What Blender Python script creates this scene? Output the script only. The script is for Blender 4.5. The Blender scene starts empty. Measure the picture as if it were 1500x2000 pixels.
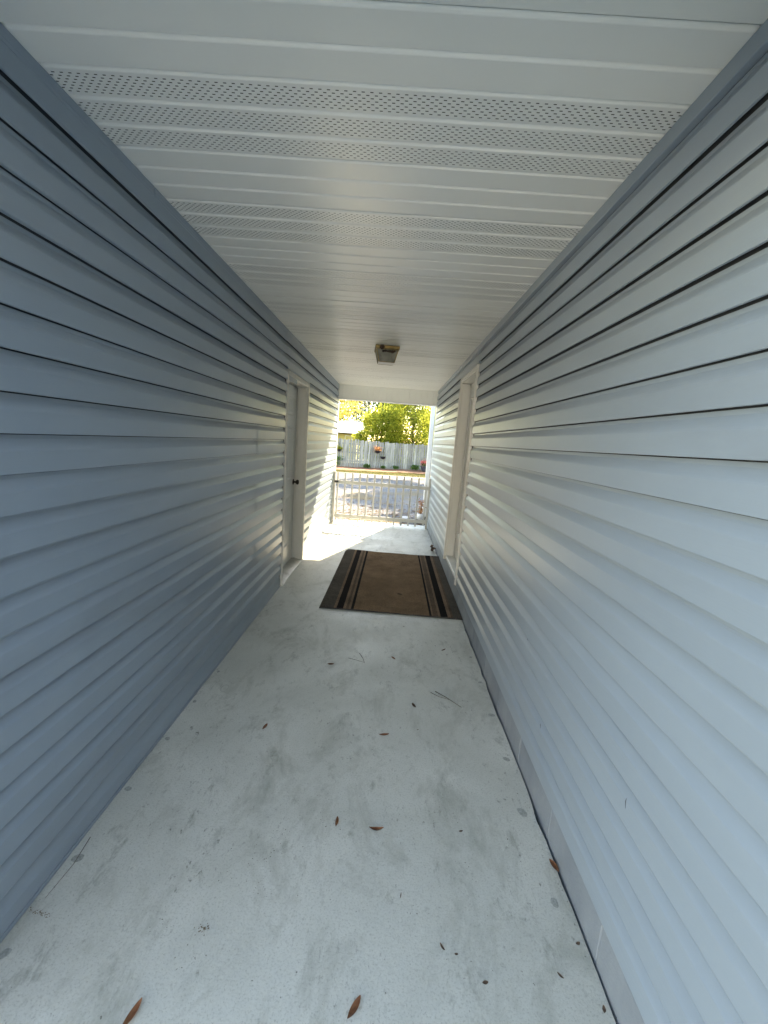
import bpy, math, random
from mathutils import Matrix, Vector, Quaternion
rnd = random.Random(11)
S = bpy.context.scene
COL = S.collection

# ------------------------------------------------------------------ camera
cam = bpy.data.cameras.new('camera')
cam.sensor_fit = 'HORIZONTAL'; cam.sensor_width = 36.0
cam.lens = 36.0 * 821.0 / 1500.0
cam.clip_start = 0.02; cam.clip_end = 600
co = bpy.data.objects.new('camera', cam); COL.objects.link(co)
r_ = Vector((0.99711497, 0.02240632, 0.07252368))
u_ = Vector((-0.07523158, 0.16463395, 0.98348151))
w_ = Vector((-0.01009634, 0.98610021, -0.16584464))
CH = 1.5095
co.matrix_world = Matrix(((r_.x, u_.x, -w_.x, 0), (r_.y, u_.y, -w_.y, 0), (r_.z, u_.z, -w_.z, CH), (0, 0, 0, 1)))
S.camera = co

# ------------------------------------------------------------------ sky, sun, exposure
SUN = Vector((0.38, 1.0, 0.80)).normalized()
W = bpy.data.worlds.new('World'); S.world = W; W.use_nodes = True
wn = W.node_tree.nodes; wl = W.node_tree.links
sky = wn.new('ShaderNodeTexSky'); sky.sky_type = 'NISHITA'; sky.sun_disc = False
sky.sun_elevation = math.asin(SUN.z); sky.sun_rotation = math.atan2(SUN.x, SUN.y)
sky.air_density = 1.0; sky.dust_density = 0.4; sky.ozone_density = 1.0
wl.new(sky.outputs[0], wn['Background'].inputs['Color'])
wn['Background'].inputs['Strength'].default_value = 0.13
sl = bpy.data.lights.new('sun', 'SUN'); sl.energy = 3.0; sl.angle = math.radians(0.6); sl.color = (1.0, 0.93, 0.82)
so = bpy.data.objects.new('sun', sl); COL.objects.link(so)
so.rotation_mode = 'QUATERNION'; so.rotation_quaternion = SUN.to_track_quat('Z', 'Y')
S.view_settings.view_transform = 'Standard'; S.view_settings.look = 'None'
S.view_settings.gamma = 1.0; S.view_settings.use_curve_mapping = False
S.view_settings.exposure = 3.42
S.view_settings.use_white_balance = True
S.view_settings.white_balance_temperature = 8900; S.view_settings.white_balance_tint = 8.0
S.render.engine = 'CYCLES'
S.cycles.use_denoising = True
S.cycles.max_bounces = 14; S.cycles.diffuse_bounces = 10; S.cycles.glossy_bounces = 5
S.cycles.transmission_bounces = 6; S.cycles.transparent_max_bounces = 8
S.cycles.caustics_reflective = False; S.cycles.caustics_refractive = False
S.cycles.sample_clamp_indirect = 4.0

# ------------------------------------------------------------------ materials
def new_mat(name):
    m = bpy.data.materials.new(name); m.use_nodes = True
    nt = m.node_tree
    return m, nt.nodes, nt.links, nt.nodes['Principled BSDF']

def rgba(c): return (c[0], c[1], c[2], 1.0)

def surf(name, c1, c2=None, rough=0.6, scale=4.0, stretch=(1, 1, 1), bump=0.0, bscale=60.0, bstretch=(1, 1, 1),
         metal=0.0, spec=0.5, island=0.0, objvar=0.0, rvar=0.0, c3=None, s3=0.8, t3=(0.55, 0.75), detail=6.0):
    """noise-mixed principled surface in object coordinates"""
    m, N, L, P = new_mat(name)
    tc = N.new('ShaderNodeTexCoord')
    def noise(sc, st, det):
        mp = N.new('ShaderNodeMapping'); mp.inputs['Scale'].default_value = st
        L.new(tc.outputs['Object'], mp.inputs['Vector'])
        n = N.new('ShaderNodeTexNoise'); n.inputs['Scale'].default_value = sc; n.inputs['Detail'].default_value = det
        n.inputs['Roughness'].default_value = 0.6
        L.new(mp.outputs[0], n.inputs['Vector']); return n
    c2 = c2 or c1
    n1 = noise(scale, stretch, detail)
    rp = N.new('ShaderNodeValToRGB'); rp.color_ramp.elements[0].position = 0.35; rp.color_ramp.elements[1].position = 0.65
    rp.color_ramp.elements[0].color = rgba(c1); rp.color_ramp.elements[1].color = rgba(c2)
    L.new(n1.outputs['Fac'], rp.inputs['Fac']); col = rp.outputs['Color']
    if c3:
        n3 = noise(s3, stretch, 8.0)
        r3 = N.new('ShaderNodeValToRGB'); r3.color_ramp.elements[0].position = t3[0]; r3.color_ramp.elements[1].position = t3[1]
        L.new(n3.outputs['Fac'], r3.inputs['Fac'])
        mx = N.new('ShaderNodeMix'); mx.data_type = 'RGBA'
        L.new(r3.outputs['Color'], mx.inputs['Factor']); L.new(col, mx.inputs['A']); mx.inputs['B'].default_value = rgba(c3)
        col = mx.outputs['Result']
    if island:
        g = N.new('ShaderNodeNewGeometry'); hs = N.new('ShaderNodeHueSaturation')
        mr = N.new('ShaderNodeMapRange'); mr.inputs['To Min'].default_value = 1 - island; mr.inputs['To Max'].default_value = 1 + island
        L.new(g.outputs['Random Per Island'], mr.inputs['Value']); L.new(mr.outputs[0], hs.inputs['Value'])
        L.new(col, hs.inputs['Color']); col = hs.outputs['Color']
    if objvar:
        g = N.new('ShaderNodeObjectInfo'); hs = N.new('ShaderNodeHueSaturation')
        mr = N.new('ShaderNodeMapRange'); mr.inputs['To Min'].default_value = 1 - objvar; mr.inputs['To Max'].default_value = 1 + objvar
        L.new(g.outputs['Random'], mr.inputs['Value']); L.new(mr.outputs[0], hs.inputs['Value'])
        L.new(col, hs.inputs['Color']); col = hs.outputs['Color']
    L.new(col, P.inputs['Base Color'])
    P.inputs['Roughness'].default_value = rough; P.inputs['Metallic'].default_value = metal
    P.inputs['Specular IOR Level'].default_value = spec
    if rvar:
        n2 = noise(scale * 2.3, stretch, 4.0); mr2 = N.new('ShaderNodeMapRange')
        mr2.inputs['To Min'].default_value = rough - rvar; mr2.inputs['To Max'].default_value = rough + rvar
        L.new(n2.outputs['Fac'], mr2.inputs['Value']); L.new(mr2.outputs[0], P.inputs['Roughness'])
    if bump:
        nb = noise(bscale, bstretch, 5.0); b = N.new('ShaderNodeBump'); b.inputs['Strength'].default_value = bump
        b.inputs['Distance'].default_value = 0.002
        L.new(nb.outputs['Fac'], b.inputs['Height']); L.new(b.outputs[0], P.inputs['Normal'])
    return m

def leaf_mat(name, ca, cb, trans=0.5):
    m, N, L, P = new_mat(name); N.remove(P)
    out = N['Material Output']
    g = N.new('ShaderNodeNewGeometry')
    rp = N.new('ShaderNodeValToRGB'); rp.color_ramp.elements[0].color = rgba(ca); rp.color_ramp.elements[1].color = rgba(cb)
    L.new(g.outputs['Random Per Island'], rp.inputs['Fac'])
    d = N.new('ShaderNodeBsdfDiffuse'); t = N.new('ShaderNodeBsdfTranslucent'); mx = N.new('ShaderNodeMixShader')
    hs = N.new('ShaderNodeHueSaturation'); hs.inputs['Saturation'].default_value = 0.95; hs.inputs['Value'].default_value = 1.9
    L.new(rp.outputs[0], d.inputs[0]); L.new(rp.outputs[0], hs.inputs['Color']); L.new(hs.outputs[0], t.inputs[0])
    mx.inputs[0].default_value = trans
    L.new(d.outputs[0], mx.inputs[1]); L.new(t.outputs[0], mx.inputs[2]); L.new(mx.outputs[0], out.inputs['Surface'])
    return m

M = {}
SID = (0.270, 0.333, 0.398)
M['siding'] = surf('vinyl siding', tuple(c * 0.95 for c in SID), tuple(c * 1.05 for c in SID), 0.34, 2.0, (1, .3, 1), 0.22, 34, (1.5, .12, 4),
                   c3=(0.215, 0.25, 0.285), s3=1.7, t3=(.54, .80), rvar=.06, objvar=.025)
M['lapshade'] = surf('lap shade sheathing', (0.03, 0.035, 0.04), rough=.9)  # near-black so the open laps and casing gaps read as shade
M['wallcore'] = surf('siding coloured wall', SID, tuple(c * .95 for c in SID), .5, 3)
M['soffit'] = surf('white soffit vinyl', (0.83, 0.83, 0.80), (0.84, 0.84, 0.81), 0.30, 5, (1, 1, 1), 0.06, 150, (1, 1, 1))
M['plenum'] = surf('dark plenum', (0.02, 0.018, 0.015), rough=.9)
M['white'] = surf('white vinyl trim', (0.70, 0.71, 0.71), (0.76, 0.76, 0.75), 0.4, 8, bump=.06, bscale=80)
M['doorpaint'] = surf('white door paint', (0.66, 0.66, 0.64), (0.72, 0.72, 0.70), 0.42, 3, (1, 1, .4), .12, 50, (1, 1, .15),
                      c3=(0.42, 0.37, 0.28), s3=2.6, t3=(.66, .80))
M['dirtypaint'] = surf('weathered white paint', (0.64, 0.63, 0.59), (0.72, 0.71, 0.68), 0.5, 6, (1, 1, .3), .25, 40, (1, 1, .2),
                       c3=(0.16, 0.11, 0.06), s3=7.0, t3=(.66, .72))
M['galv'] = surf('sill metal', (0.40, 0.40, 0.38), (0.50, 0.50, 0.47), .4, 10, metal=.3, c3=(.2, .17, .12), s3=6)
M['brass'] = surf('tarnished brass', (0.36, 0.27, 0.12), (0.20, 0.145, 0.06), .42, 18, metal=.75, c3=(.04, .03, .02), s3=12)
M['bronze'] = surf('dark bronze', (0.05, 0.042, 0.035), (0.09, 0.075, 0.055), .3, 20, metal=.85)
M['blackmetal'] = surf('black metal', (0.012, 0.012, 0.013), rough=.45)
M['nest'] = surf('dried mud', (0.06, 0.035, 0.022), (0.035, 0.02, 0.013), .95, 40, bump=1, bscale=120)
M['gatewhite'] = surf('white gate paint', (0.54, 0.54, 0.52), (0.61, 0.61, 0.585), .38, 9, c3=(.38, .36, .31), s3=5, t3=(.68, .85))
M['block'] = surf('painted foundation block', (0.19, 0.225, 0.265), (0.27, 0.305, 0.345), .6, 5, (1, 1, .5), .7, 70, c3=(0.12, 0.14, 0.16), s3=3, t3=(.6, .8))
M['crackshade'] = surf('dark gap', (0.015, 0.015, 0.015), rough=.95)
M['patch'] = surf('grey filler', (0.26, 0.27, 0.25), (0.40, 0.41, 0.385), .8, 130, bump=.6, bscale=140)
M['asphalt'] = surf('worn asphalt', (0.10, 0.098, 0.105), (0.15, 0.147, 0.15), .85, 1.2, (1, 1, 1), .5, 90, c3=(0.16, 0.12, 0.07), s3=.55, t3=(.50, .64), spec=.08)
M['apron'] = surf('pale concrete', (0.44, 0.43, 0.40), (0.52, 0.51, 0.48), .8, 1.5, bump=.3)
M['grass'] = surf('dry lawn', (0.065, 0.075, 0.025), (0.11, 0.105, 0.045), .95, 3, bump=1, bscale=30, c3=(.19, .15, .07), s3=.7)
M['straw'] = surf('pine straw', (0.13, 0.05, 0.022), (0.20, 0.085, 0.04), .95, 6, bump=1, bscale=40)
M['fence'] = surf('weathered fence wood', (0.19, 0.19, 0.178), (0.33, 0.325, 0.305), .85, 3.0, (6, 6, .6), .5, 40, (4, 4, .3), c3=(0.13, 0.15, 0.10), s3=1.2, t3=(.55, .75), objvar=.30)
M['bark'] = surf('bark', (0.07, 0.05, 0.035), (0.13, 0.10, 0.075), .95, 8, (1, 1, .3), 1, 30)
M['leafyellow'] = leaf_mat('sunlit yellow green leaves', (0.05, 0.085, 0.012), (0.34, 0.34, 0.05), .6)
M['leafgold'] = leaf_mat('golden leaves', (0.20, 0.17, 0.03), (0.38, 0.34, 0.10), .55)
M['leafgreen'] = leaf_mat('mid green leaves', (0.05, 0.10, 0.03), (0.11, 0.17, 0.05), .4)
M['leafblue'] = leaf_mat('blue green needles', (0.06, 0.10, 0.085), (0.13, 0.17, 0.13), .3)
M['leafrust'] = leaf_mat('rusty leaves', (0.20, 0.07, 0.02), (0.33, 0.15, 0.05), .35)
M['flowerorange'] = leaf_mat('orange petals', (0.45, 0.16, 0.04), (0.6, 0.32, 0.16), .3)
M['flowerred'] = leaf_mat('pink red petals', (0.40, 0.04, 0.05), (0.5, 0.14, 0.14), .3)
M['leafdry'] = surf('dry brown leaf', (0.13, 0.045, 0.018), (0.24, 0.095, 0.04), .55, 40, (1, 1, 1), .4, 200)
M['leafdark'] = surf('dark dead leaf', (0.085, 0.05, 0.032), (0.14, 0.085, 0.055), .6, 40)
M['twig'] = surf('grey brown twig', (0.09, 0.075, 0.06), (0.15, 0.12, 0.09), .8, 30)
M['basket'] = surf('dark basket plastic', (0.018, 0.016, 0.024), rough=.5)
M['potgrey'] = surf('blue grey pot', (0.05, 0.055, 0.07), rough=.45)
M['potwhite'] = surf('white planter', (0.68, 0.70, 0.72), (0.74, 0.75, 0.76), .5, 20)
M['roofmetal'] = surf('white metal roof', (0.80, 0.80, 0.80), (0.76, 0.77, 0.78), .3, 2, metal=.6)
M['yellowwall'] = surf('cream yellow wall', (0.55, 0.46, 0.18), (0.60, 0.50, 0.22), .7, 2)
M['bouncewall'] = surf('pale bounce siding', (0.72, 0.71, 0.68), (0.77, 0.76, 0.73), .7, 2)
M['shingle'] = surf('grey shingle', (0.11, 0.11, 0.115), (0.16, 0.16, 0.16), .9, 10, bump=.6)
M['paver'] = surf('grey paver', (0.32, 0.32, 0.33), (0.4, 0.4, 0.4), .8, 12, bump=.4)

def glass_mat(name, col, rough, alpha):
    m, N, L, P = new_mat(name)
    P.inputs['Base Color'].default_value = rgba(col); P.inputs['Roughness'].default_value = rough
    P.inputs['Alpha'].default_value = alpha
    return m
M['doorglass'] = glass_mat('door glass', (0.035, 0.04, 0.04), 0.06, 0.9)
M['lampglass'] = surf('dusty lamp glass', (0.19, 0.19, 0.155), (0.30, 0.295, 0.245), .35, 14, c3=(.10, .10, .08), s3=8, t3=(.5, .7))
M['lampglass'].node_tree.nodes['Principled BSDF'].inputs['Alpha'].default_value = 0.78

def floor_mat():
    m, N, L, P = new_mat('sealed concrete')
    tc = N.new('ShaderNodeTexCoord')
    def noise(sc, st=(1, 1, 1), det=8, ro=.62, dist=0.0):
        mp = N.new('ShaderNodeMapping'); mp.inputs['Scale'].default_value = st
        L.new(tc.outputs['Object'], mp.inputs['Vector'])
        n = N.new('ShaderNodeTexNoise'); n.inputs['Scale'].default_value = sc; n.inputs['Detail'].default_value = det
        n.inputs['Roughness'].default_value = ro; n.inputs['Distortion'].default_value = dist
        L.new(mp.outputs[0], n.inputs['Vector']); return n
    def ramp(n, a, b, ca=(0, 0, 0), cb=(1, 1, 1)):
        r = N.new('ShaderNodeValToRGB'); r.color_ramp.elements[0].position = a; r.color_ramp.elements[1].position = b
        r.color_ramp.elements[0].color = rgba(ca); r.color_ramp.elements[1].color = rgba(cb)
        L.new(n.outputs[0], r.inputs['Fac']); return r
    def mix(f, A, B):
        x = N.new('ShaderNodeMix'); x.data_type = 'RGBA'; L.new(f, x.inputs['Factor']); L.new(A, x.inputs['A'])
        if isinstance(B, tuple): x.inputs['B'].default_value = rgba(B)
        else: L.new(B, x.inputs['B'])
        return x.outputs['Result']
    base = ramp(noise(1.6, det=10, dist=.6), .3, .7, (0.475, 0.482, 0.44), (0.635, 0.638, 0.595)).outputs[0]
    c = mix(ramp(noise(2.6, (1.5, .8, 1), 12, .74, .5), .50, .70).outputs[0], base, (0.335, 0.34, 0.298))
    c = mix(ramp(noise(8.0, (1.2, .6, 1), 10, .78, .3), .56, .72).outputs[0], c, (0.24, 0.243, 0.21))
    c = mix(ramp(noise(5.0, (1.2, .8, 1), 10, .7, .5), .60, .90).outputs[0], c, (0.66, 0.675, 0.65))
    # small dark dirt clusters: fine noise gated by a coarse one
    fine = ramp(noise(34, (1.3, .7, 1), 6, .75), .58, .68); gate = ramp(noise(1.9, det=6), .44, .60)
    mul = N.new('ShaderNodeMath'); mul.operation = 'MULTIPLY'; L.new(fine.outputs[0], mul.inputs[0]); L.new(gate.outputs[0], mul.inputs[1])
    c = mix(mul.outputs[0], c, (0.12, 0.12, 0.105))
    # thin hairline scuffs
    mg = noise(2.4, (1, 1, 1), 3, .5, 1.5); ab = N.new('ShaderNodeMath'); ab.operation = 'SUBTRACT'; ab.inputs[1].default_value = .5
    L.new(mg.outputs[0], ab.inputs[0]); a2 = N.new('ShaderNodeMath'); a2.operation = 'ABSOLUTE'; L.new(ab.outputs[0], a2.inputs[0])
    sc = ramp(a2, .0, .006, (1, 1, 1), (0, 0, 0)); g2 = ramp(noise(1.1, det=4), .55, .68)
    m2 = N.new('ShaderNodeMath'); m2.operation = 'MULTIPLY'; L.new(sc.outputs[0], m2.inputs[0]); L.new(g2.outputs[0], m2.inputs[1])
    c = mix(m2.outputs[0], c, (0.22, 0.23, 0.215))
    c = mix(ramp(noise(150, det=4, ro=.8), .52, .70).outputs[0], c, (0.33, 0.335, 0.30))
    pits = noise(70, (1, 1, 1), 3, .6); c = mix(ramp(pits, .70, .74).outputs[0], c, (0.14, 0.14, 0.125))
    L.new(c, P.inputs['Base Color'])
    rr = ramp(noise(3.0, det=8), .3, .7, (.40, .40, .40), (.62, .62, .62)); L.new(rr.outputs[0], P.inputs['Roughness'])
    P.inputs['Specular IOR Level'].default_value = .3
    nb = noise(22, det=8, ro=.7); b = N.new('ShaderNodeBump'); b.inputs['Strength'].default_value = .35; b.inputs['Distance'].default_value = .004
    L.new(nb.outputs[0], b.inputs['Height']); L.new(b.outputs[0], P.inputs['Normal'])
    return m
M['floor'] = floor_mat()

def mat_rug():
    m, N, L, P = new_mat('striped doormat')
    uv = N.new('ShaderNodeUVMap'); uv.uv_map = 'UVMap'
    sp = N.new('ShaderNodeSeparateXYZ'); L.new(uv.outputs[0], sp.inputs[0])
    rp = N.new('ShaderNodeValToRGB'); cr = rp.color_ramp; cr.interpolation = 'CONSTANT'
    CHA = (0.078, 0.068, 0.058); TAN = (0.175, 0.122, 0.085); DRK = (0.010, 0.007, 0.006); BRN = (0.098, 0.070, 0.050); CEN = (0.185, 0.122, 0.076)
    stops = [(0, CHA), (.095, TAN), (.115, DRK), (.163, TAN), (.182, BRN), (.203, TAN), (.216, DRK), (.236, CEN), (.770, DRK), (.788, TAN), (.80, BRN), (.835, TAN),
             (.849, DRK), (.902, TAN), (.925, BRN), (.938, CHA)]
    cr.elements[0].position = 0; cr.elements[0].color = rgba(CHA); cr.elements[1].position = stops[1][0]; cr.elements[1].color = rgba(TAN)
    for p, c in stops[2:]:
        e = cr.elements.new(p); e.color = rgba(c)
    tc = N.new('ShaderNodeTexCoord')
    nz = N.new('ShaderNodeTexNoise'); nz.inputs['Scale'].default_value = 130; nz.inputs['Detail'].default_value = 3; L.new(tc.outputs['Object'], nz.inputs['Vector'])
    n2 = N.new('ShaderNodeTexNoise'); n2.inputs['Scale'].default_value = 3.4; n2.inputs['Detail'].default_value = 12; n2.inputs['Roughness'].default_value = .78; L.new(tc.outputs['Object'], n2.inputs['Vector'])
    # wavy stripe edge
    ad = N.new('ShaderNodeMath'); ad.operation = 'MULTIPLY_ADD'; ad.inputs[1].default_value = .006; L.new(nz.outputs[0], ad.inputs[0]); L.new(sp.outputs['X'], ad.inputs[2])
    sb = N.new('ShaderNodeMath'); sb.operation = 'SUBTRACT'; sb.inputs[1].default_value = .003; L.new(ad.outputs[0], sb.inputs[0]); L.new(sb.outputs[0], rp.inputs['Fac'])
    hs = N.new('ShaderNodeHueSaturation'); mr = N.new('ShaderNodeMapRange'); mr.inputs['From Min'].default_value = .25; mr.inputs['From Max'].default_value = .75
    mr.inputs['To Min'].default_value = .55; mr.inputs['To Max'].default_value = 1.5
    L.new(nz.outputs[0], mr.inputs['Value']); L.new(mr.outputs[0], hs.inputs['Value']); L.new(rp.outputs[0], hs.inputs['Color'])
    h2 = N.new('ShaderNodeHueSaturation'); mr2 = N.new('ShaderNodeMapRange'); mr2.inputs['From Min'].default_value = .3; mr2.inputs['From Max'].default_value = .7
    mr2.inputs['To Min'].default_value = .6; mr2.inputs['To Max'].default_value = 1.35
    L.new(n2.outputs[0], mr2.inputs['Value']); L.new(mr2.outputs[0], h2.inputs['Value']); L.new(hs.outputs[0], h2.inputs['Color'])
    L.new(h2.outputs[0], P.inputs['Base Color']); P.inputs['Roughness'].default_value = .95; P.inputs['Specular IOR Level'].default_value = .03
    b = N.new('ShaderNodeBump'); b.inputs['Strength'].default_value = .9; b.inputs['Distance'].default_value = .004
    L.new(nz.outputs[0], b.inputs['Height']); L.new(b.outputs[0], P.inputs['Normal'])
    return m
M['rug'] = mat_rug()
M['rugedge'] = surf('dark rubber edge', (0.02, 0.018, 0.017), rough=.7)

# ------------------------------------------------------------------ mesh helpers
class MB:
    def __init__(s): s.v = []; s.f = []
    def add(s, vs, fs):
        o = len(s.v); s.v += [tuple(p) for p in vs]; s.f += [tuple(i + o for i in f) for f in fs]; return s
    def box(s, x0, x1, y0, y1, z0, z1, bev=0.0):
        if bev <= 0:
            return s.add([(x0, y0, z0), (x1, y0, z0), (x1, y1, z0), (x0, y1, z0), (x0, y0, z1), (x1, y0, z1), (x1, y1, z1), (x0, y1, z1)],
                         [(0, 3, 2, 1), (4, 5, 6, 7), (0, 1, 5, 4), (1, 2, 6, 5), (2, 3, 7, 6), (3, 0, 4, 7)])
        b = bev; vs = []; idx = {}
        for ix, (X, sx) in enumerate(((x0, 1), (x1, -1))):
            for iy, (Y, sy) in enumerate(((y0, 1), (y1, -1))):
                for iz, (Z, sz) in enumerate(((z0, 1), (z1, -1))):
                    for k, p in enumerate(((X, Y + sy * b, Z + sz * b), (X + sx * b, Y, Z + sz * b), (X + sx * b, Y + sy * b, Z))):
                        idx[ix, iy, iz, k] = len(vs); vs.append(p)
        F = []
        I = lambda a, c, d, k: idx[a, c, d, k]
        for e in (0, 1):
            F.append([I(e, 0, 0, 0), I(e, 1, 0, 0), I(e, 1, 1, 0), I(e, 0, 1, 0)])
            F.append([I(0, e, 0, 1), I(1, e, 0, 1), I(1, e, 1, 1), I(0, e, 1, 1)])
            F.append([I(0, 0, e, 2), I(1, 0, e, 2), I(1, 1, e, 2), I(0, 1, e, 2)])
        for c in (0, 1):
            for d in (0, 1):
                F.append([I(0, c, d, 1), I(1, c, d, 1), I(1, c, d, 2), I(0, c, d, 2)])
                F.append([I(c, 0, d, 0), I(c, 1, d, 0), I(c, 1, d, 2), I(c, 0, d, 2)])
                F.append([I(c, d, 0, 0), I(c, d, 1, 0), I(c, d, 1, 1), I(c, d, 0, 1)])
                for e in (0, 1):
                    F.append([I(c, d, e, 0), I(c, d, e, 1), I(c, d, e, 2)])
        cen = Vector(((x0 + x1) / 2, (y0 + y1) / 2, (z0 + z1) / 2)); out = []
        for f in F:
            p = [Vector(vs[i]) for i in f]; n = (p[1] - p[0]).cross(p[2] - p[0])
            out.append(f if n.dot(sum(p, Vector()) / len(p) - cen) > 0 else f[::-1])
        return s.add(vs, out)
    def tube(s, pts, rads, n=8, cap=True):
        pts = [Vector(p) for p in pts]
        if not isinstance(rads, (list, tuple)): rads = [rads] * len(pts)
        rings = []; o = len(s.v); prev = None
        for i, p in enumerate(pts):
            d = (pts[min(i + 1, len(pts) - 1)] - pts[max(i - 1, 0)]).normalized()
            a = Vector((1, 0, 0)) if abs(d.x) < .9 else Vector((0, 1, 0))
            if prev is not None: a = prev
            x = (a - d * a.dot(d)).normalized(); y = d.cross(x); prev = x
            for k in range(n):
                t = 2 * math.pi * k / n; s.v.append(tuple(p + (x * math.cos(t) + y * math.sin(t)) * rads[i]))
        for i in range(len(pts) - 1):
            for k in range(n):
                a = o + i * n + k; b = o + i * n + (k + 1) % n; s.f.append((a, b, b + n, a + n))
        if cap:
            s.f.append(tuple(o + k for k in range(n))[::-1]); s.f.append(tuple(o + (len(pts) - 1) * n + k for k in range(n)))
        return s
    def lathe(s, prof, c=(0, 0, 0), n=20, axis='Z'):
        o = len(s.v)
        for r, h in prof:
            for k in range(n):
                t = 2 * math.pi * k / n; p = (r * math.cos(t), r * math.sin(t), h)
                if axis == 'X': p = (h, r * math.cos(t), r * math.sin(t))
                s.v.append((p[0] + c[0], p[1] + c[1], p[2] + c[2]))
        for i in range(len(prof) - 1):
            for k in range(n):
                a = o + i * n + k; b = o + i * n + (k + 1) % n; s.f.append((a, b, b + n, a + n))
        return s
    def mesh(s, name, smooth=False, angle=None):
        me = bpy.data.meshes.new(name); me.from_pydata(s.v, [], s.f); me.update()
        if smooth: me.shade_smooth()
        return me

def link(name, me, mat, parent=None, origin=None):
    o = bpy.data.objects.new(name, me); COL.objects.link(o)
    if mat is not None and not me.materials: me.materials.append(M[mat] if isinstance(mat, str) else mat)
    if parent is not None:
        o.parent = parent
        loc = Vector((0, 0, 0)); q = parent
        o.matrix_parent_inverse = WORLD[parent.name].inverted()
        WORLD[o.name] = Matrix.Identity(4)
    else:
        WORLD[o.name] = Matrix.Identity(4)
    return o
WORLD = {}
def part(name, mb, mat, parent, smooth=False):
    return link(name, mb.mesh(name, smooth), mat, parent)
def tag(o, label, cat=None, group=None, kind=None):
    o['label'] = label
    if cat: o['category'] = cat
    if group: o['group'] = group
    if kind: o['kind'] = kind
    return o
def thing(name, loc, label, cat, group=None):
    o = bpy.data.objects.new(name, None); COL.objects.link(o); o.location = loc; o.empty_display_size = .1
    WORLD[o.name] = Matrix.Translation(loc)
    return tag(o, label, cat, group)
def structure(name, mb, mat, label=None):
    o = link(name, mb.mesh(name), mat); o['kind'] = 'structure'
    if label: o['label'] = label
    return o

# ------------------------------------------------------------------ dimensions
A = 1.0387; B = 0.7318; H = 2.4347; YE = 7.584
YL0 = 0.62      # near end of the left wall, kept short out of view to admit sky
YR0 = -3.0      # near end of the right wall, extended unseen to shade the left wall
YOUT = 7.75     # outer face of the lintel
YC0 = 0.60      # near end of the soffit

# ------------------------------------------------------------------ ground, road, floor
def zground(y):
    if y < 7.8: return -0.12
    if y > 23: return -0.30
    return -0.12 - 0.18 * (y - 7.8) / 15.2
def sheet(xs, ys, dz, jitter=0.0, edge=None):
    mb = MB(); n = len(xs)
    for y in ys:
        for x in xs:
            yy = y if edge is None else y + edge(x, y)
            mb.v.append((x, yy, zground(yy) + dz + (rnd.uniform(-jitter, jitter) if jitter else 0)))
    for j in range(len(ys) - 1):
        for i in range(n - 1):
            a = j * n + i; mb.f.append((a, a + 1, a + 1 + n, a + n))
    return mb
lin = lambda a, b, n: [a + (b - a) * i / (n - 1) for i in range(n)]
structure('ground', sheet([-300, -60, -20, 20, 60, 300], [-300, -40, -8, 7.8, 12, 18, 23, 30, 60, 400], -0.006), 'grass', 'dry lawn and bare ground around the building')
structure('road', sheet(lin(-30, 30, 61), lin(7.9, 22.8, 20), 0.004, 0.0,
          edge=lambda x, y: (0.12 * x * 0.5 if y > 22 else 0) + (.12 * math.sin(x * 2.1) if (y > 22 or y < 8.2) else 0)), 'asphalt', 'grey driveway with patches of tan leaf litter beyond the gate')
structure('bounce_apron', sheet(lin(-30, 30, 13), [-40, -20, -10, -2.6, -2.42], 0.01), 'apron', 'unseen pale concrete apron added to bounce light into the breezeway')  # out of view, added pale to throw sunlight into the passage
structure('mulch_bed', sheet(lin(-14, 14, 57), [24.6, 25.4, 26.4, 27.4, 28.4, 29.6, 31.5], 0.05, 0.03,
          edge=lambda x, y: .32 * x * (1 if y > 24 else 0) + .15 * math.sin(3 * x)), 'straw', 'reddish pine straw bed along the foot of the fence')
# floor slab, cut short of the right foundation to leave the dark crack
fl = MB()
N_ = 120
ys = lin(-2.4, YOUT + .02, N_)
edge = [B - 0.008 - abs(rnd.gauss(0, .003)) - (0.007 if rnd.random() < .08 else 0) for _ in ys]
for y, e in zip(ys, edge):
    fl.v += [(-A - 0.004, y, 0), (-A + 0.5, y, 0.0), (e - .1, y, 0), (e, y, -0.001), (e + .001, y, -0.14), (-A - .004, y, -.14)]
for j in range(N_ - 1):
    for k in range(5):
        a = j * 6 + k; fl.f.append((a, a + 1, a + 7, a + 6))
fl.f.append((0, 5, 4, 3, 2, 1)); b0 = (N_ - 1) * 6; fl.f.append(tuple(b0 + k for k in range(6)))
floor = structure('concrete_floor', fl, 'floor', 'pale grey concrete breezeway floor with dirt marks')
cr = MB().box(B - .03, B + .002, -2.4, YOUT, -.139, -.03)  # dark box painted as the shade down in the crack
link('crack_shadow', cr.mesh('crack_shadow'), 'crackshade', floor)
# round filler spots along both edges
for i, (x, y, r) in enumerate([(-.992, .945, .014), (-.990, 1.224, .017), (-.999, 1.52, .013), (-.994, 1.822, .012), (-1.0, 2.121, .011), (-.995, 2.43, .01),
                               (.682, 2.871, .012), (.682, 2.545, .012), (.682, 2.211, .017), (.677, 1.869, .015), (.664, 1.564, .020), (.667, 1.21, .014)]):
    mb = MB(); n = 18; mb.v.append((x, y, .0022))
    for k in range(n):
        t = 2 * math.pi * k / n; rr = r * (1 + .16 * math.sin(2 * t + i) + rnd.uniform(-.08, .08))
        mb.v.append((x + rr * math.cos(t), y + rr * math.sin(t), .0014))
    for k in range(n): mb.f.append((0, 1 + k, 1 + (k + 1) % n))
    link('filler_spot', mb.mesh('filler_spot'), 'patch', floor)

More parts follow.
